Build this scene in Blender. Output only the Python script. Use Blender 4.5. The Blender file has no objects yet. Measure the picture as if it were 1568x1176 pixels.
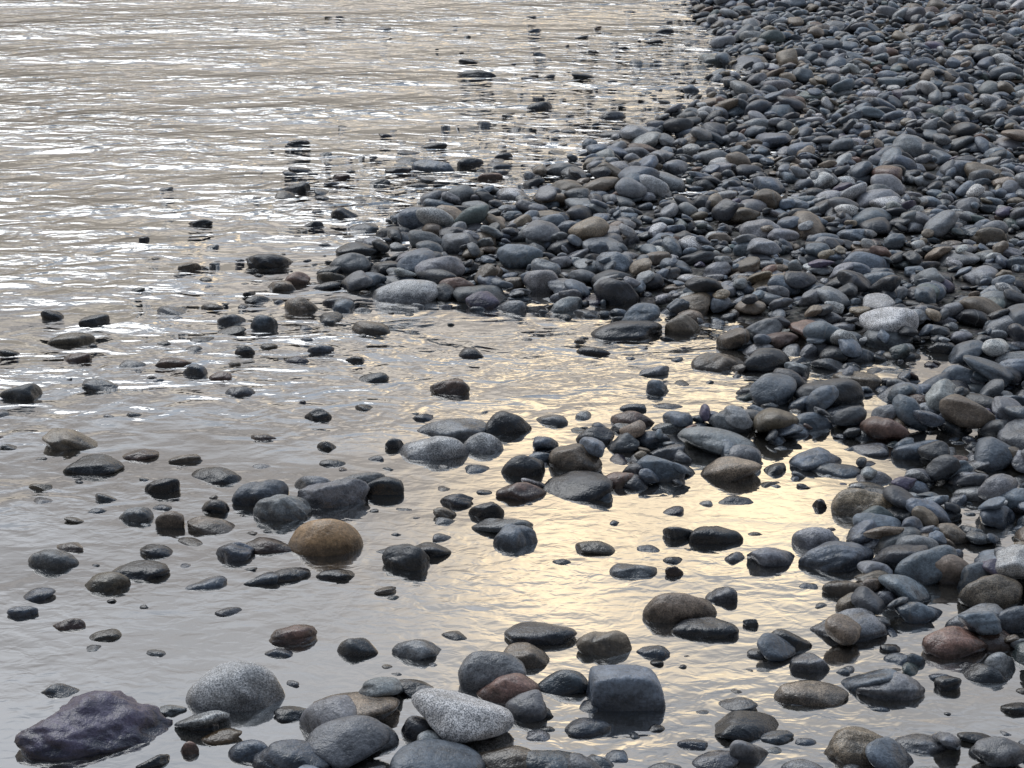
import bpy, bmesh, math
import numpy as np
from mathutils import Vector
rng=np.random.default_rng(7)
scn=bpy.context.scene
scn.view_settings.view_transform='Standard'
scn.view_settings.look='None'
scn.view_settings.exposure=0

# ---------------------------------------------------------------- camera
EYE=1.6; F=3000.0; PITCH=math.radians(18.06)
cam=bpy.data.cameras.new('camera'); co=bpy.data.objects.new('camera',cam)
scn.collection.objects.link(co); scn.camera=co
co.location=(0,0,EYE); co.rotation_euler=(math.pi/2-PITCH,0,0)
cam.sensor_width=36; cam.lens=68.9; cam.clip_start=.05; cam.clip_end=2000

# ---------------------------------------------------------------- survey -> metres on the ground
sp,cp=math.sin(PITCH),math.cos(PITCH)
def site(u,v,z=0.0):
    y=(588-v)/F; t=(EYE-z)/(sp-y*cp)
    return t*(u-784)/F, t*(cp+y*sp), t
def stone_dims(u,v,w,h):
    X,Y,t=site(u,v); s=F/t; a=w/2/s; b=.72*a; th=math.asin(EYE/math.hypot(Y,EYE))
    if Y>6.5: b=.6*a; h*=.80
    q=(h/2/s)**2-(b*math.sin(th))**2
    c=max(.26*a,math.sqrt(max(q,0))/math.cos(th)); c=min(c,.85*a)
    if Y>6.5: c=min(c,.40*a)
    z=-.06*c
    X,Y,t=site(u,v,z+.15*c); return X,Y,z,a*1.05,b,c*1.25

R={0:"0 0,980 0,1040 3,1065 7,1100 10",50:"0 0,880 .5,1000 1.5,1070 3,1090 6,1150 9,1200 10",100:"650 0,720 1,900 1,1000 1.7,1070 4,1110 6,1150 9,1200 10",170:"700 0,800 1.5,900 1.8,960 3.3,1050 4.5,1090 7,1120 10",230:"0 0,420 .3,600 1.5,700 2.8,800 3.5,880 4.5,950 7,1050 9,1120 10",280:"0 0,400 .5,450 2,620 3.5,740 4.2,800 6,860 9,950 10",330:"0 0,270 .2,450 2,560 3.8,680 5.8,740 9,850 10",380:"0 0,250 .3,450 1.8,540 5,620 8,700 10",430:"0 0,250 1.2,400 4,480 5,560 5.8,600 8,700 10",465:"0 .3,250 1.6,350 4.3,480 4.8,620 4.5,700 6,760 7,900 8,1000 10",490:"0 1,300 2.6,440 4.3,520 2.5,620 1,850 1,930 5,980 6,1080 8,1150 10",520:"0 1,150 1.7,300 2.8,420 3.2,500 1.5,600 1,850 .5,900 4,1000 4,1060 6,1100 2.5,1140 6,1200 9,1300 10",560:"0 1,200 2,350 3,450 1.5,560 2,650 .5,950 0,1020 3,1090 5,1150 8,1250 9,1350 8.5,1568 10",610:"0 1,60 1,300 .7,500 .8,700 .5,950 0,1000 1,1080 .5,1150 4,1200 8,1300 8,1400 9,1568 10",650:"0 .5,120 1.5,300 .7,480 1.5,620 3,700 4,780 4.5,900 5,1000 7,1150 8,1300 7.5,1400 9,1568 10",700:"0 1.5,120 3,250 2,400 1,500 1.5,600 3,700 4,790 6,900 8,1100 9,1250 8,1350 8.5,1568 9.5",740:"0 .5,150 1.8,250 4.3,400 4.5,550 4.8,640 3.3,720 3,800 6,900 7,1050 7,1130 6,1200 5,1280 6,1350 8,1568 9.5",762:"0 .5,180 3.3,300 4.8,450 5,600 4.3,680 4.5,800 5,850 4,950 3,1030 2.5,1100 3,1140 0,1280 0,1330 7,1400 9,1568 9.5",800:"0 .3,180 3.3,300 4.8,450 5,600 4.3,680 4.5,800 5,850 2,950 .5,1030 1.5,1080 4,1120 1,1200 0,1260 0,1310 7,1400 9,1568 9.5",840:"0 .3,100 1.5,200 4,350 4.5,450 4,600 4.5,720 4.5,820 2.5,900 1.5,1000 2.5,1050 5,1150 5.5,1250 7,1400 9,1568 9.5",880:"0 1,60 2,200 3,300 2.5,450 3,600 3,650 1.5,720 .3,850 .1,950 1.5,1000 2.5,1080 2,1150 1,1210 2,1260 6.5,1330 6.5,1400 9,1568 9.5",940:"0 3,100 2,200 1,350 .7,700 .2,900 .3,980 1.5,1060 3,1130 1.5,1200 1.5,1260 5.5,1360 7.5,1420 8.5,1568 9.5",990:"0 .2,150 .7,400 1,500 1.5,620 1.5,750 3,850 4,950 4,1050 3,1150 4.5,1220 6,1400 7,1568 8.5",1040:"0 0,250 .5,380 2,520 4,650 5,750 5.7,900 5.5,1010 3,1080 2.5,1160 5,1300 5.5,1420 5.5,1500 6,1568 7",1090:"0 .5,240 3.5,400 5.8,550 6.8,680 6.3,800 5.7,900 4.3,1040 2,1100 5,1200 5,1300 1.7,1480 1.7,1568 3.5",1140:"0 1,280 6.3,450 7,650 6.8,720 5.5,850 5.5,950 4.8,1050 4,1150 5.3,1250 5,1350 5.5,1450 5.5,1568 5.5"}
GX0,GX1,GY0,GY1,GS=-6.0,8.0,1.0,20.0,.05
gx=np.arange(GX0,GX1+GS/2,GS); gy=np.arange(GY0,GY1+GS/2,GS)
rowY=[];rowL=[]
for v,s in R.items():
    xs=[];ls=[]
    for q in s.split(','):
        u,l=q.split(); X,Y,t=site(float(u),v); xs.append(X); ls.append(float(l))
    rowY.append(Y); rowL.append(np.interp(gx,xs,ls))
o=np.argsort(rowY); rowY=np.array(rowY)[o]; rowL=np.array(rowL)[o]
LV=np.stack([np.interp(gy,rowY,rowL[:,i]) for i in range(len(gx))],1)
def bil(G,x,y,x0,y0,s):
    fx=np.clip((x-x0)/s,0,G.shape[1]-1.001); fy=np.clip((y-y0)/s,0,G.shape[0]-1.001)
    ix=fx.astype(int); iy=fy.astype(int); fx=fx-ix; fy=fy-iy
    return (G[iy,ix]*(1-fx)+G[iy,ix+1]*fx)*(1-fy)+(G[iy+1,ix]*(1-fx)+G[iy+1,ix+1]*fx)*fy
def level(x,y): return bil(LV,np.asarray(x,float),np.asarray(y,float),GX0,GY0,GS)
def snoise(x,y):
    return (np.sin(x*1.7+1.3*np.sin(y*1.1))*np.sin(y*2.1+.7+np.sin(x*1.9))+.5*np.sin(x*4.3+y*3.1+1)*np.sin(y*5.2-x*2.2))
def bed_z(x,y):
    l=level(x,y)
    z=np.interp(l,[0,1,3,5,7,8.5,10],[-.17,-.095,-.064,-.042,-.027,-.013,.002])
    rise=np.clip((x-.32*(y-3)-1.2)/40,0,1)
    return z+.008*snoise(x,y)+.012*np.clip(x-1.2,0,8)*np.clip((l-7)/3,0,1)+rise*1.2

# ---------------------------------------------------------------- materials
def new_mat(name):
    m=bpy.data.materials.new(name); m.use_nodes=True; nt=m.node_tree; nt.nodes.clear()
    return m,nt
def N(nt,t,**k):
    n=nt.nodes.new(t)
    for a,b in k.items(): setattr(n,a,b)
    return n
def math_n(nt,op,a,b=None,c=None,clamp=False):
    n=N(nt,'ShaderNodeMath',operation=op); n.use_clamp=clamp
    for i,x in enumerate((a,b,c)):
        if x is None: continue
        if isinstance(x,(int,float)): n.inputs[i].default_value=x
        else: nt.links.new(x,n.inputs[i])
    return n.outputs[0]
def mix_c(nt,fac,a,b,blend='MIX'):
    n=N(nt,'ShaderNodeMix',data_type='RGBA',blend_type=blend)
    for s,x in ((n.inputs[0],fac),(n.inputs[6],a),(n.inputs[7],b)):
        if isinstance(x,(int,float)): s.default_value=x
        elif isinstance(x,tuple): s.default_value=x if len(x)==4 else (*x,1)
        else: nt.links.new(x,s)
    return n.outputs[2]
def ramp(nt,fac,stops,interp='LINEAR'):
    n=N(nt,'ShaderNodeValToRGB'); n.color_ramp.interpolation=interp
    e=n.color_ramp.elements
    while len(e)<len(stops): e.new(.5)
    for i,(p,c) in enumerate(stops):
        e[i].position=p; e[i].color=(c,c,c,1) if isinstance(c,(int,float)) else (*c,1)
    nt.links.new(fac,n.inputs[0]); return n.outputs[0]
def maprange(nt,x,a,b,c,d,smooth=True):
    n=N(nt,'ShaderNodeMapRange'); n.interpolation_type='SMOOTHSTEP' if smooth else 'LINEAR'
    nt.links.new(x,n.inputs[0])
    for i,q in enumerate((a,b,c,d)): n.inputs[i+1].default_value=q
    return n.outputs[0]

def stone_material():
    m,nt=new_mat('river_stone'); L=nt.links.new
    out=N(nt,'ShaderNodeOutputMaterial'); bs=N(nt,'ShaderNodeBsdfPrincipled'); L(bs.outputs[0],out.inputs[0])
    col=N(nt,'ShaderNodeAttribute',attribute_name='stone_col'); rnd=N(nt,'ShaderNodeAttribute',attribute_name='stone_rnd')
    tc=N(nt,'ShaderNodeTexCoord'); geo=N(nt,'ShaderNodeNewGeometry')
    sh=N(nt,'ShaderNodeCombineXYZ'); 
    for i,k in enumerate((31.,17.,23.)): L(math_n(nt,'MULTIPLY',rnd.outputs['Fac'],k),sh.inputs[i])
    va=N(nt,'ShaderNodeVectorMath',operation='ADD'); L(tc.outputs['Object'],va.inputs[0]); L(sh.outputs[0],va.inputs[1]); P=va.outputs[0]
    def noise(scale,det,rough=.55):
        n=N(nt,'ShaderNodeTexNoise'); n.inputs['Scale'].default_value=scale
        n.inputs['Detail'].default_value=det; n.inputs['Roughness'].default_value=rough
        L(P,n.inputs['Vector']); return n.outputs['Fac']
    n1=noise(24,4,.6); n2=noise(150,3,.75); n3=noise(430,1.5,.7)
    c=mix_c(nt,1.0,col.outputs['Color'],ramp(nt,n1,[(.25,.55),(.75,1.45)]),'MULTIPLY')
    c=mix_c(nt,1.0,c,ramp(nt,n2,[(.3,.6),(.7,1.4)]),'MULTIPLY')
    spk=math_n(nt,'MULTIPLY',ramp(nt,n3,[(.48,0.0),(.57,1.0)]),col.outputs['Alpha'])
    c=mix_c(nt,spk,c,mix_c(nt,1.0,c,(2.4,2.3,2.2),'MULTIPLY'))
    dk=math_n(nt,'MULTIPLY',ramp(nt,n3,[(.36,1.0),(.43,0.0)]),col.outputs['Alpha'])
    c=mix_c(nt,dk,c,mix_c(nt,1.0,c,(.35,.35,.35),'MULTIPLY'))
    wv=N(nt,'ShaderNodeTexWave'); wv.inputs['Scale'].default_value=5; wv.inputs['Distortion'].default_value=7
    wv.inputs['Detail'].default_value=3; wv.inputs['Detail Scale'].default_value=2.0
    L(P,wv.inputs['Vector'])
    vein=math_n(nt,'MULTIPLY',ramp(nt,wv.outputs['Fac'],[(.975,0.),(.995,1.)]),ramp(nt,rnd.outputs['Fac'],[(.88,0.),(.9,.45)]))
    c=mix_c(nt,vein,c,(.38,.38,.37))
    sx=N(nt,'ShaderNodeSeparateXYZ'); L(geo.outputs['Position'],sx.inputs[0])
    h=math_n(nt,'ADD',sx.outputs['Z'],math_n(nt,'MULTIPLY',math_n(nt,'SUBTRACT',n1,.5),.06))
    wet=maprange(nt,h,.006,.034,1.,0.)
    c=mix_c(nt,wet,c,mix_c(nt,1.0,c,(.30,.31,.33),'MULTIPLY'))
    L(c,bs.inputs['Base Color'])
    r=math_n(nt,'ADD',math_n(nt,'MULTIPLY',n2,.28),math_n(nt,'ADD',math_n(nt,'MULTIPLY',rnd.outputs['Fac'],.16),.15))
    rr=N(nt,'ShaderNodeMix',data_type='FLOAT'); L(wet,rr.inputs[0]); L(r,rr.inputs[2]); rr.inputs[3].default_value=.09
    L(rr.outputs[0],bs.inputs['Roughness'])
    bs.inputs['Specular IOR Level'].default_value=1.0
    bp=N(nt,'ShaderNodeBump'); bp.inputs['Strength'].default_value=.6; bp.inputs['Distance'].default_value=.005
    hh=math_n(nt,'ADD',math_n(nt,'ADD',math_n(nt,'MULTIPLY',n1,2.0),math_n(nt,'MULTIPLY',n2,.45)),math_n(nt,'MULTIPLY',n3,.10))
    L(hh,bp.inputs['Height']); L(bp.outputs[0],bs.inputs['Normal'])
    return m
STONE=stone_material()

def bed_material():
    m,nt=new_mat('wet_gravel'); L=nt.links.new
    out=N(nt,'ShaderNodeOutputMaterial'); bs=N(nt,'ShaderNodeBsdfPrincipled'); L(bs.outputs[0],out.inputs[0])
    tc=N(nt,'ShaderNodeTexCoord')
    v=N(nt,'ShaderNodeTexVoronoi'); v.inputs['Scale'].default_value=45; L(tc.outputs['Object'],v.inputs['Vector'])
    n=N(nt,'ShaderNodeTexNoise'); n.inputs['Scale'].default_value=9; n.inputs['Detail'].default_value=8; L(tc.outputs['Object'],n.inputs['Vector'])
    hs=N(nt,'ShaderNodeHueSaturation'); hs.inputs['Saturation'].default_value=.12; hs.inputs['Value'].default_value=.14; L(v.outputs['Color'],hs.inputs['Color'])
    c=mix_c(nt,1.,hs.outputs[0],ramp(nt,n.outputs['Fac'],[(.3,(.45,.42,.38)),(.7,(1.1,1.05,1.))]),'MULTIPLY')
    L(c,bs.inputs['Base Color']); bs.inputs['Roughness'].default_value=.5
    bp=N(nt,'ShaderNodeBump'); bp.inputs['Distance'].default_value=.012; bp.inputs['Strength'].default_value=.9; bp.invert=True
    L(v.outputs['Distance'],bp.inputs['Height']); L(bp.outputs[0],bs.inputs['Normal'])
    return m
def water_material():
    m,nt=new_mat('river_water'); L=nt.links.new
    out=N(nt,'ShaderNodeOutputMaterial')
    tc=N(nt,'ShaderNodeTexCoord'); sx=N(nt,'ShaderNodeSeparateXYZ'); L(tc.outputs['Object'],sx.inputs[0])
    X,Y=sx.outputs['X'],sx.outputs['Y']
    def noise(sxy,det,dist=0.,rough=.5,off=(0,0,0),rot=0.):
        mp=N(nt,'ShaderNodeMapping'); mp.inputs['Scale'].default_value=(sxy[0],sxy[1],1); mp.inputs['Location'].default_value=off
        mp.inputs['Rotation'].default_value=(0,0,rot); L(tc.outputs['Object'],mp.inputs[0])
        n=N(nt,'ShaderNodeTexNoise'); n.inputs['Scale'].default_value=1; n.inputs['Detail'].default_value=det
        n.inputs['Distortion'].default_value=dist; n.inputs['Roughness'].default_value=rough; L(mp.outputs[0],n.inputs['Vector']); return n.outputs['Fac']
    big=noise((2.0,3.3),1,.6,off=(3,1,0),rot=.12); mid=noise((6.5,9.5),1.5,.7,rot=-.2); fine=noise((22,32),2,.5,rot=.25)
    patch=noise((.8,1.3),2,off=(7,3,0))
    rough=math_n(nt,'ADD',Y,math_n(nt,'MULTIPLY',X,-.55))
    k=maprange(nt,rough,3.9,8.2,.03,1.0)
    k=math_n(nt,'MULTIPLY',k,maprange(nt,patch,.35,.65,.5,1.5))
    h=math_n(nt,'ADD',math_n(nt,'MULTIPLY',big,.052),math_n(nt,'MULTIPLY',mid,.050))
    kf=math_n(nt,'MULTIPLY',math_n(nt,'ADD',k,.13),maprange(nt,patch,.38,.6,.6,1.2))
    h=math_n(nt,'ADD',math_n(nt,'MULTIPLY',h,k),math_n(nt,'MULTIPLY',fine,math_n(nt,'MULTIPLY',kf,.0052)))
    bp=N(nt,'ShaderNodeBump'); bp.inputs['Distance'].default_value=1.; bp.inputs['Strength'].default_value=1.; L(h,bp.inputs['Height'])
    gl=N(nt,'ShaderNodeBsdfGlossy'); gl.inputs['Roughness'].default_value=.03; gl.inputs['Color'].default_value=(.97,.97,.97,1); L(bp.outputs[0],gl.inputs['Normal'])
    fr=N(nt,'ShaderNodeFresnel'); fr.inputs['IOR'].default_value=1.33; L(bp.outputs[0],fr.inputs['Normal'])
    fac=math_n(nt,'ADD',math_n(nt,'MULTIPLY',fr.outputs[0],1.25),.43,clamp=True)
    tr=N(nt,'ShaderNodeBsdfTransparent'); tr.inputs['Color'].default_value=(.88,.87,.80,1)
    df=N(nt,'ShaderNodeBsdfDiffuse'); df.inputs['Color'].default_value=(.10,.095,.085,1)
    body=N(nt,'ShaderNodeMixShader'); body.inputs[0].default_value=.28; L(tr.outputs[0],body.inputs[1]); L(df.outputs[0],body.inputs[2])
    ms=N(nt,'ShaderNodeMixShader'); L(fac,ms.inputs[0]); L(body.outputs[0],ms.inputs[1]); L(gl.outputs[0],ms.inputs[2])
    L(ms.outputs[0],out.inputs[0])
    return m

# ---------------------------------------------------------------- fast mesh helper
def make_mesh(name,V,Fc,mat,attrs=None,smooth=True):
    me=bpy.data.meshes.new(name); k=Fc.shape[1]
    me.vertices.add(len(V)); me.vertices.foreach_set('co',np.ascontiguousarray(V,dtype=np.float32).ravel())
    me.loops.add(Fc.size); me.loops.foreach_set('vertex_index',np.ascontiguousarray(Fc,dtype=np.int32).ravel())
    me.polygons.add(len(Fc)); me.polygons.foreach_set('loop_start',np.arange(0,Fc.size,k,dtype=np.int32))
    me.update(calc_edges=True)
    if smooth: me.polygons.foreach_set('use_smooth',np.ones(len(Fc),dtype=bool))
    for n,(t,d) in (attrs or {}).items():
        a=me.attributes.new(n,t,'POINT'); a.data.foreach_set('color' if t=='FLOAT_COLOR' else 'value',np.ascontiguousarray(d,dtype=np.float32).ravel())
    me.materials.append(mat)
    ob=bpy.data.objects.new(name,me); scn.collection.objects.link(ob); return ob
def grid_faces(nx,ny):
    i=np.arange(nx-1)[None,:]+np.arange(ny-1)[:,None]*nx
    return np.stack([i,i+1,i+1+nx,i+nx],-1).reshape(-1,4)

# ---------------------------------------------------------------- ground and water sheets
far=np.array([10,14,20,35,70,150,400.])
xs=np.concatenate([-far[::-1],np.arange(-6,8,.05),far]); ys=np.concatenate([-far[::-1],np.arange(0,19,.05),[21,25,32,45,80,160,400.]])
XX,YY=np.meshgrid(xs,ys); ZZ=bed_z(XX,YY)
make_mesh('gravel_ground',np.stack([XX,YY,ZZ],-1).reshape(-1,3),grid_faces(len(xs),len(ys)),bed_material())
wx=np.array([-400.,-100,-30,-10,0,10,30,100,400]); wy=wx.copy()
A,B=np.meshgrid(wx,wy)
make_mesh('river_water',np.stack([A,B,0*A],-1).reshape(-1,3),grid_faces(9,9),water_material(),smooth=False)

# ---------------------------------------------------------------- stone shapes
def ico(n):
    bm=bmesh.new(); bmesh.ops.create_icosphere(bm,subdivisions=n,radius=1)
    v=np.array([x.co[:] for x in bm.verts]); v/=np.linalg.norm(v,axis=1)[:,None]
    f=np.array([[q.index for q in p.verts] for p in bm.faces]); bm.free(); return v,f
ICO={n:ico(n) for n in (2,3,4,5)}
NS=110
params=[]
for i in range(NS):
    npl=rng.integers(6,14); n=rng.normal(size=(npl,3)); n/=np.linalg.norm(n,axis=1)[:,None]
    d=rng.uniform(.64,1.,npl); k=rng.uniform(5,10) if i<65 else rng.uniform(10,22)
    q=rng.normal(size=(4,3))*1.6; ph=rng.uniform(0,6.28,4)
    params.append((n,d,k,q,ph))
def shape(dirs,P):
    n,d,k,q,ph=P
    t=np.clip(dirs@n.T,0,None)/d
    r=((t**k).sum(1)+(1/1.08)**k)**(-1/k)
    r*=1+.030*np.sin(dirs@q.T*1.6+ph).sum(1)+.010*np.sin(dirs@q.T*4.3+ph*2).sum(1)
    v=dirs*r[:,None]; mn,mx=v.min(0),v.max(0)
    return (v-(mn+mx)/2)/((mx-mn)/2)
SH={n:np.stack([shape(ICO[n][0],P) for P in params]) for n in (2,3,4)}

TONES={'g':((.255,.272,.30),.25),'b':((.18,.22,.275),.12),'d':((.060,.067,.081),.05),'n':((.265,.215,.165),.4),'r':((.24,.15,.12),.2),
       't':((.50,.32,.17),.15),'l':((.45,.465,.485),.8),'p':((.125,.108,.175),.1),'e':((.15,.195,.195),.1),'w':((.58,.59,.60),.1)}
keys=list('gbdnrlepw'); probs=np.array([.28,.29,.18,.095,.022,.09,.02,.015,.012]); probs/=probs.sum()
def tone(k):
    c,s=TONES[k]; c=np.array(c)*rng.uniform(.58,1.38)*rng.uniform(.97,1.03,3); return np.append(np.clip(c,.02,.6),np.clip(s*rng.uniform(0,2),0,1))

# ---------------------------------------------------------------- piling the cobbles (height-field drop)
HS=.01; HX0,HY0=-4.0,1.8
hx=np.arange(HX0,6.2,HS); hy=np.arange(HY0,18,HS)
HXX,HYY=np.meshgrid(hx,hy); H=bed_z(HXX,HYY); BED=H.copy()
def window(x,y,r):
    i0=int((x-r-HX0)/HS);i1=int((x+r-HX0)/HS)+2;j0=int((y-r-HY0)/HS);j1=int((y+r-HY0)/HS)+2
    i0=max(i0,0);j0=max(j0,0);i1=min(i1,len(hx));j1=min(j1,len(hy)); return i0,i1,j0,j1
st=[]
def stamp(x,y,z,a,b,c,yaw,gx=0,gy=0):
    i0,i1,j0,j1=window(x,y,a)
    if i1<=i0 or j1<=j0: return
    dx=HXX[j0:j1,i0:i1]-x; dy=HYY[j0:j1,i0:i1]-y; cs,sn=math.cos(yaw),math.sin(yaw)
    r2=((dx*cs+dy*sn)/a)**2+((-dx*sn+dy*cs)/b)**2; m=r2<1
    top=z+gx*dx+gy*dy+c*np.sqrt(np.clip(1-r2,0,1))
    sub=H[j0:j1,i0:i1]; sub[m]=np.maximum(sub[m],top[m])

NAMED=[('boulder',152,1120,215,104,'p'),('granite_cobble',363,1062,148,94,'l'),('tan_cobble',497,833,112,74,'t'),('angular_cobble',508,762,105,58,'g'),('angular_cobble',432,785,85,52,'g'),('grey_cobble',400,762,84,50,'b'),('dark_cobble',622,862,70,50,'d'),('red_cobble',448,975,72,38,'r'),('grey_cobble',640,997,76,38,'g'),('blue_cobble',790,828,68,44,'b'),('flat_cobble',827,970,106,36,'d'),('brown_cobble',925,992,82,50,'n'),('grey_cobble',755,1040,100,74,'g'),('red_cobble',778,1060,95,58,'r'),('block_cobble',957,1068,115,84,'b'),('brown_cobble',1040,935,110,62,'n'),('granite_cobble',1300,965,112,50,'g'),('brown_cobble',1240,1062,110,40,'n'),('granite_cobble',1362,1055,100,50,'g'),('tan_cobble',1515,920,95,52,'n'),('brown_cobble',1320,1150,110,64,'n'),('blue_cobble',450,1165,120,56,'b'),('granite_cobble',665,692,104,50,'l'),('granite_cobble',740,685,62,42,'l'),('dark_cobble',775,655,75,48,'d'),('granite_cobble',625,453,105,46,'l'),('dark_cobble',415,403,72,32,'d'),('blue_cobble',1280,858,115,52,'b'),('brown_cobble',1325,777,100,58,'n')]
MEAS=[(112,680,88,36,'n'),(145,715,90,28,'d'),(30,604,62,32,'d'),(330,730,80,26,'d'),(250,748,52,30,'d'),(208,790,55,28,'g'),(262,802,46,40,'n'),(325,808,75,26,'n'),(330,778,50,30,'d'),(240,846,50,22,'d'),(215,876,88,24,'d'),(162,895,72,36,'n'),(60,912,50,22,'b'),(35,938,45,22,'b'),(107,957,50,24,'r'),(160,973,50,12,'n'),(107,838,50,16,'n'),(360,850,60,35,'b'),(415,836,80,30,'r'),(400,888,60,18,'b'),(440,880,70,20,'d'),(515,880,60,20,'d'),(548,995,62,38,'d'),(770,806,90,30,'g'),(745,785,50,36,'d'),(700,770,50,24,'d'),(660,845,60,28,'d'),(912,840,62,26,'n'),(800,1010,80,40,'n'),(860,1050,80,45,'b'),(1105,915,48,32,'g'),(1080,962,100,28,'d'),(970,875,70,22,'g'),(1033,878,26,22,'r'),(1000,1000,50,22,'b'),(900,1115,70,30,'b'),(1150,957,25,18,'d'),(1310,930,60,36,'n'),(1210,985,65,36,'d'),(1240,1020,65,34,'g'),(1460,990,100,46,'r'),(1540,960,60,35,'b'),(1130,1080,60,20,'g'),(1145,1112,115,42,'d'),(1410,1140,80,30,'g'),(1450,1050,40,30,'d'),(1530,1025,50,40,'g'),(385,1155,70,35,'b'),(565,1130,90,60,'g'),(640,1120,60,40,'d'),(640,1058,80,30,'d'),(545,1090,130,28,'n'),(690,1100,60,30,'n'),(340,1128,60,22,'t'),(290,1150,30,40,'r'),(310,1110,50,30,'d'),(450,1095,60,24,'d'),(780,1160,120,30,'n'),(1100,1165,80,26,'g'),(1170,1000,50,20,'g'),(265,1088,40,18,'g'),
(690,598,58,32,'r'),(690,658,110,30,'g'),(845,645,50,20,'g'),(605,683,30,30,'d'),(910,672,60,32,'d'),(1008,598,38,38,'b'),(1000,570,50,18,'g'),(1100,558,80,36,'n'),(1047,505,58,42,'n'),(960,508,110,36,'d'),(945,460,65,50,'d'),(828,442,55,40,'l'),(700,445,50,28,'r'),(935,375,90,32,'g'),(840,345,70,30,'n'),(488,638,42,24,'d'),(455,432,42,28,'r'),(462,470,55,30,'n'),(405,498,40,30,'b'),(300,570,38,24,'b'),(375,540,30,20,'d'),(145,494,46,22,'d'),(110,520,70,14,'n'),(80,485,34,18,'d'),(15,541,34,12,'d'),(290,410,38,14,'n'),(307,342,38,16,'d'),(338,578,35,16,'r'),(265,555,60,14,'r'),(570,505,60,24,'n'),(723,543,44,20,'d'),(545,552,30,14,'d'),(570,580,50,14,'b'),(550,385,70,26,'d'),(530,330,48,26,'d'),(450,290,48,20,'d'),(523,272,26,20,'r'),(480,345,30,16,'d'),(457,220,34,14,'d'),(665,225,40,16,'d'),(665,258,65,28,'b'),(720,250,40,20,'d'),(750,272,38,26,'r'),(770,240,30,20,'d'),(825,165,40,28,'d'),(730,115,60,18,'d'),(720,95,35,10,'d'),(893,118,38,12,'d'),(840,118,20,8,'d'),(935,180,45,22,'d'),(1018,50,28,14,'d'),(1000,65,30,10,'d'),(955,75,16,8,'d'),(910,80,20,8,'d'),(890,58,20,6,'g'),(980,235,55,30,'r'),(1150,100,50,22,'n'),(855,265,60,28,'g'),(915,255,50,25,'n'),(985,262,60,26,'n'),(870,298,60,30,'n'),(500,685,30,18,'d'),(510,710,40,14,'g'),(405,670,40,6,'r'),(215,697,55,10,'r'),(283,703,50,8,'n'),(155,590,60,8,'g'),(65,745,40,8,'n'),(15,685,30,10,'g'),(115,797,30,7,'n'),(350,937,40,8,'g'),(590,905,35,8,'n'),
(1010,727,75,42,'b'),(950,740,60,30,'r'),(880,710,80,45,'n'),(800,720,65,45,'d'),(800,755,80,35,'r'),(885,740,50,28,'b'),(1120,725,90,42,'n'),(1100,685,120,44,'g'),(970,645,70,32,'r'),(995,680,60,28,'b'),(920,760,40,26,'b'),(1185,855,85,38,'g'),(1345,805,62,45,'e'),(1245,830,80,45,'g'),(1255,775,24,24,'d'),(1095,822,80,36,'d'),(1040,818,50,30,'d'),(1190,530,60,25,'r'),(1170,560,80,38,'d'),(1470,590,60,35,'b'),(1130,340,65,30,'n'),(1390,322,60,24,'l'),(1185,450,75,30,'n'),(1385,500,75,28,'b'),(590,750,60,40,'d'),(555,745,70,40,'g'),(480,745,60,34,'g'),(605,360,60,30,'d'),(655,360,60,28,'d'),(705,325,45,20,'d'),(590,415,60,22,'d'),(700,385,60,34,'g'),(430,440,50,20,'n'),(1400,945,60,30,'b'),(1455,885,70,45,'n'),(1495,900,60,60,'b'),(1400,850,70,45,'g'),(1290,905,60,30,'n'),
(500,440,44,16,'d'),(520,462,50,18,'g'),(395,460,40,14,'d'),(325,470,36,12,'n'),(355,508,44,12,'d'),(610,262,40,16,'d'),(640,285,36,12,'g'),(580,280,34,12,'d'),(460,262,36,12,'d'),(1190,1130,50,20,'b'),(1495,1130,60,24,'d'),(1060,1140,44,20,'b'),(830,1090,50,24,'d'),(740,1120,60,26,'b'),(1520,1155,70,30,'g'),(240,1000,30,8,'g')]
from mathutils import noise as mn
def stone_rot(yaw,gx,gy):
    cs,sn=math.cos(yaw),math.sin(yaw); n=np.array([-gx,-gy,1.]); n/=np.linalg.norm(n)
    x=np.array([cs,sn,0]); x=x-n*(x@n); x/=np.linalg.norm(x); y=np.cross(n,x); return np.stack([x,y,n],1)
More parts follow.
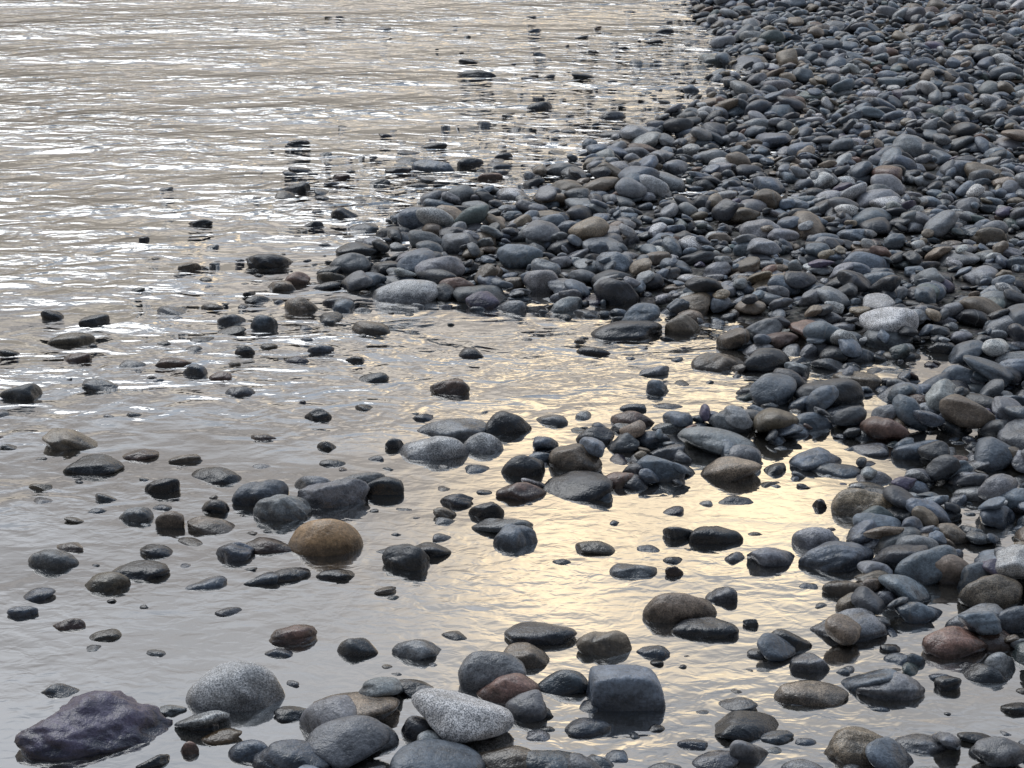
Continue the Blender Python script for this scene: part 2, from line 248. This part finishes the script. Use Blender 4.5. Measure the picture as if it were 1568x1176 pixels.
for idx,(nm,u,v,w,h,t) in enumerate(NAMED):
    x,y,z,a,b,c=stone_dims(u,v,w,h); yaw=math.radians(rng.uniform(-10,10))
    z+=max(0,float(level(x,y))-6)*.006
    D,Fc=ICO[5]; r=np.random.default_rng(100+idx)
    npl={'boulder':11,'block_cobble':0,'angular_cobble':10}.get(nm,11)
    if nm=='block_cobble':
        n=np.array([[1,.1,0],[-1,0,.1],[0,-1,.25],[0,1,.1],[0,0,1],[0,0,-1],[.7,0,.7]],float); d=np.array([.82,.8,.72,.8,.74,.8,.98]); k=13
    else:
        n=r.normal(size=(npl,3)); d=r.uniform(.68 if nm in('boulder','angular_cobble') else .76,1.,npl); k={'boulder':16,'angular_cobble':18}.get(nm,8)
        if idx in (1,2): n=np.vstack([n[:4]]); d=np.full(4,.97); npl=4
    n/=np.linalg.norm(n,axis=1)[:,None]
    V=shape(D,(n,d,k,r.normal(size=(4,3))*1.5*(.5 if idx in (1,2) else 1),r.uniform(0,6,4)))
    amp={'boulder':.17,'angular_cobble':.08,'block_cobble':.03}.get(nm,.03)
    if idx in (1,2): amp=.012
    off=Vector(r.uniform(-9,9,3))
    nz=np.array([mn.fractal(Vector(p)*1.9+off,.9,2.,5) for p in V]); V=V*(1+amp*nz)[:,None]
    V=(V*np.array([a,b,c]))@stone_rot(yaw,r.uniform(-.08,.08),r.uniform(-.1,.06)).T
    cc=tone(t); 
    if t in 'tlp': cc=np.append(np.array(TONES[t][0]),TONES[t][1])
    ob=make_mesh(nm,V,Fc,STONE,{'stone_col':('FLOAT_COLOR',np.tile(cc,(len(V),1))),'stone_rnd':('FLOAT',np.full(len(V),.1+.6*r.random()))})
    ob.location=(x,y,z); stamp(x,y,z,a,b,c,yaw)
for (u,v,w,h,t) in MEAS:
    x,y,z,a,b,c=stone_dims(u,v,w,h); yaw=math.radians(rng.uniform(-22,22))
    z+=max(0,float(level(x,y))-6)*.006
    st.append((x,y,z,a,b,c,yaw,rng.uniform(-.2,.2),rng.uniform(-.2,.12),t,4)); stamp(x,y,z,a,b,c,yaw)
def rndpt():
    while True:
        x=rng.uniform(HX0,6.1); y=2.0+rng.uniform(0,1)*15.8
        if x>=-.30*y-.9: return x,y
def lodof(x,y,n,f):
    return (n if y<6.5 else f) if (abs(x)<.29*y+.15 and y<14) else 2
def emergent(n,med,hi):
    # half-drowned cobbles and pebbles whose tops break the surface
    cnt=0
    for _ in range(n):
        x,y=rndpt(); l=float(level(x,y))
        if rng.random()>np.interp(l,[0,.4,1,2,3,4,5,7,8],[0,.025,.09,.28,.65,1,1.,1,0]): continue
        a=float(np.clip(rng.lognormal(math.log(med),.42),.010,hi)); b=a*rng.uniform(.6,.9); c=a*rng.uniform(.35,.6)
        if y>6.5: c=a*rng.uniform(.25,.4)
        i0,i1,j0,j1=window(x,y,a*.8)
        if i1-i0<2 or j1-j0<2: continue
        if H[j0:j1,i0:i1].max()>-.006: continue
        z=rng.uniform(-.8,-.1)*c; yaw=math.radians(rng.normal(0,30)); gx,gy=rng.normal(0,.14,2)
        st.append((x,y,z,a,b,c,yaw,gx,gy,keys[rng.choice(len(keys),p=probs)],lodof(x,y,4 if a>.03 else 3,3)))
        stamp(x,y,z,a,b,c,yaw,gx,gy); cnt+=1
    return cnt
def drop(n,med,sig,lo,hi,cap,lod_near,lod_far,embed):
    cnt=0
    for _ in range(n):
        x,y=rndpt()
        l=float(level(x,y)); pr=np.interp(l,[0,.5,1,2,3,5,7,10],[0,.01,.03,.08,.2,.75,1.,1.])
        if rng.random()>pr: continue
        a=float(np.clip(rng.lognormal(math.log(med/2),sig),lo/2,hi/2))
        if l<5: a=min(a,.05)
        b=a*rng.uniform(.58,.92); c=a*rng.uniform(.30,.58)
        yaw=math.radians(rng.normal(0,38))
        i0,i1,j0,j1=window(x,y,a)
        if i1-i0<3 or j1-j0<3: continue
        dx=HXX[j0:j1,i0:i1]-x; dy=HYY[j0:j1,i0:i1]-y; cs,sn=math.cos(yaw),math.sin(yaw)
        r2=((dx*cs+dy*sn)/a)**2+((-dx*sn+dy*cs)/b)**2; m=r2<.8
        if m.sum()<3: continue
        hh=H[j0:j1,i0:i1][m]; base=np.percentile(hh,60); bedz=BED[j0:j1,i0:i1][m].mean()
        if base-bedz>cap*(1 if l>4.5 else .5): continue
        if l<4.5 and hh.max()-bedz>cap*1.4: continue
        dxm,dym=dx[m],dy[m]; hm=hh-hh.mean()
        gx=float(np.clip((hm*dxm).sum()/((dxm**2).sum()+1e-6),-.42,.42)); gy=float(np.clip((hm*dym).sum()/((dym**2).sum()+1e-6),-.42,.42))
        gx+=rng.normal(0,.10); gy+=rng.normal(0,.10)
        z=base+c*embed
        st.append((x,y,z,a,b,c,yaw,gx,gy,keys[rng.choice(len(keys),p=probs)],lodof(x,y,lod_near,lod_far))); stamp(x,y,z,a,b,c,yaw,gx,gy); cnt+=1
    return cnt
emergent(9000,.036,.065)
emergent(20000,.019,.04)
drop(13000,.085,.34,.045,.18,.042,4,3,.65)
drop(34000,.064,.36,.03,.14,.047,4,3,.5)
drop(34000,.033,.35,.015,.06,.03,3,2,.5)
Vs=[];Fs=[];Cs=[];Rs=[];base=0
for lod in (2,3,4):
    S=[s for s in st if s[10]==lod]
    if not S: continue
    n=len(S); P=np.array([s[:9] for s in S]); ids=rng.integers(0,NS,n)
    V=SH[lod][ids]*P[:,None,3:6]
    Rm=np.stack([stone_rot(*p[6:9]) for p in P]); V=np.einsum('nij,nvj->nvi',Rm,V)+P[:,None,:3]
    nv=V.shape[1]; Fc=ICO[lod][1]
    Vs.append(V.reshape(-1,3)); Fs.append((Fc[None]+(np.arange(n)*nv)[:,None,None]).reshape(-1,3)+base); base+=n*nv
    Cs.append(np.repeat(np.stack([tone(s[9]) for s in S]),nv,axis=0)); Rs.append(np.repeat(rng.random(n),nv))
make_mesh('river_cobbles',np.concatenate(Vs),np.concatenate(Fs),STONE,{'stone_col':('FLOAT_COLOR',np.concatenate(Cs)),'stone_rnd':('FLOAT',np.concatenate(Rs))})

# ---------------------------------------------------------------- sky and sun
w=bpy.data.worlds.new('World'); scn.world=w; w.use_nodes=True; nt=w.node_tree; nt.nodes.clear(); L=nt.links.new
SUN_EL,SUN_AZ=math.radians(52),math.radians(-30)    # azimuth from +Y towards +X
sky=N(nt,'ShaderNodeTexSky',sky_type='NISHITA'); sky.sun_disc=False; sky.sun_elevation=SUN_EL; sky.sun_rotation=SUN_AZ
out=N(nt,'ShaderNodeOutputWorld'); bg1=N(nt,'ShaderNodeBackground'); L(sky.outputs[0],bg1.inputs[0]); bg1.inputs[1].default_value=.06
tc=N(nt,'ShaderNodeTexCoord'); sx=N(nt,'ShaderNodeSeparateXYZ'); L(tc.outputs['Generated'],sx.inputs[0])
Z=sx.outputs['Z']
mp=N(nt,'ShaderNodeMapping'); mp.inputs['Scale'].default_value=(2.2,2.2,7.5); mp.inputs['Location'].default_value=(1.3,.4,0); L(tc.outputs['Generated'],mp.inputs[0])
cl=N(nt,'ShaderNodeTexNoise'); cl.inputs['Scale'].default_value=1.3; cl.inputs['Detail'].default_value=6; cl.inputs['Distortion'].default_value=.4; L(mp.outputs[0],cl.inputs['Vector'])
zc=math_n(nt,'MAXIMUM',Z,0.)
grad=ramp(nt,zc,[(0.,(.20,.19,.18)),(.05,(.42,.385,.345)),(.10,(.80,.715,.61)),(.17,(.72,.645,.565)),(.24,(.56,.515,.475)),(.34,(.51,.475,.455)),(.45,(.68,.69,.72)),(.62,(.36,.43,.54)),(1.,(.24,.33,.46))])
cloud=mix_c(nt,1.,grad,ramp(nt,cl.outputs['Fac'],[(.3,.58),(.5,1.),(.7,1.42)]),'MULTIPLY')
back=maprange(nt,sx.outputs['Y'],-.5,.6,.24,1.)
cloud=mix_c(nt,1.,cloud,back,'MULTIPLY')
def glow(az,el,pw,amp,col,base):
    a,e=math.radians(az),math.radians(el); v=(math.sin(a)*math.cos(e),math.cos(a)*math.cos(e),math.sin(e))
    d=N(nt,'ShaderNodeVectorMath',operation='DOT_PRODUCT'); L(tc.outputs['Generated'],d.inputs[0]); d.inputs[1].default_value=v
    p=math_n(nt,'POWER',math_n(nt,'MAXIMUM',d.outputs['Value'],0.),pw)
    p=math_n(nt,'MULTIPLY',p,math_n(nt,'MULTIPLY',cl.outputs['Fac'],amp*2))
    g=N(nt,'ShaderNodeVectorMath',operation='SCALE'); g.inputs[0].default_value=col; L(p,g.inputs['Scale'])
    return mix_c(nt,1.,base,g.outputs[0],'ADD')
cloud=glow(1.5,23.3,750,1.9,(1.0,.74,.38),cloud)
cloud=glow(8,21.4,650,1.9,(1.0,.77,.42),cloud)
cloud=glow(5,21,60,.22,(1.0,.80,.55),cloud)
cloud=glow(-30,60,10,1.15,(.84,.92,1.0),cloud)
bg2=N(nt,'ShaderNodeBackground'); L(cloud,bg2.inputs[0]); bg2.inputs[1].default_value=1.
mx=N(nt,'ShaderNodeMixShader'); mx.inputs[0].default_value=.88; L(bg1.outputs[0],mx.inputs[1]); L(bg2.outputs[0],mx.inputs[2]); L(mx.outputs[0],out.inputs[0])
sl=bpy.data.lights.new('sun','SUN'); sl.energy=.75; sl.angle=math.radians(40); sl.color=(1,.96,.90)
so=bpy.data.objects.new('sun',sl); scn.collection.objects.link(so)
dv=Vector((math.sin(SUN_AZ)*math.cos(SUN_EL),math.cos(SUN_AZ)*math.cos(SUN_EL),math.sin(SUN_EL)))
so.rotation_euler=dv.to_track_quat('Z','Y').to_euler(); so.location=(0,0,10)
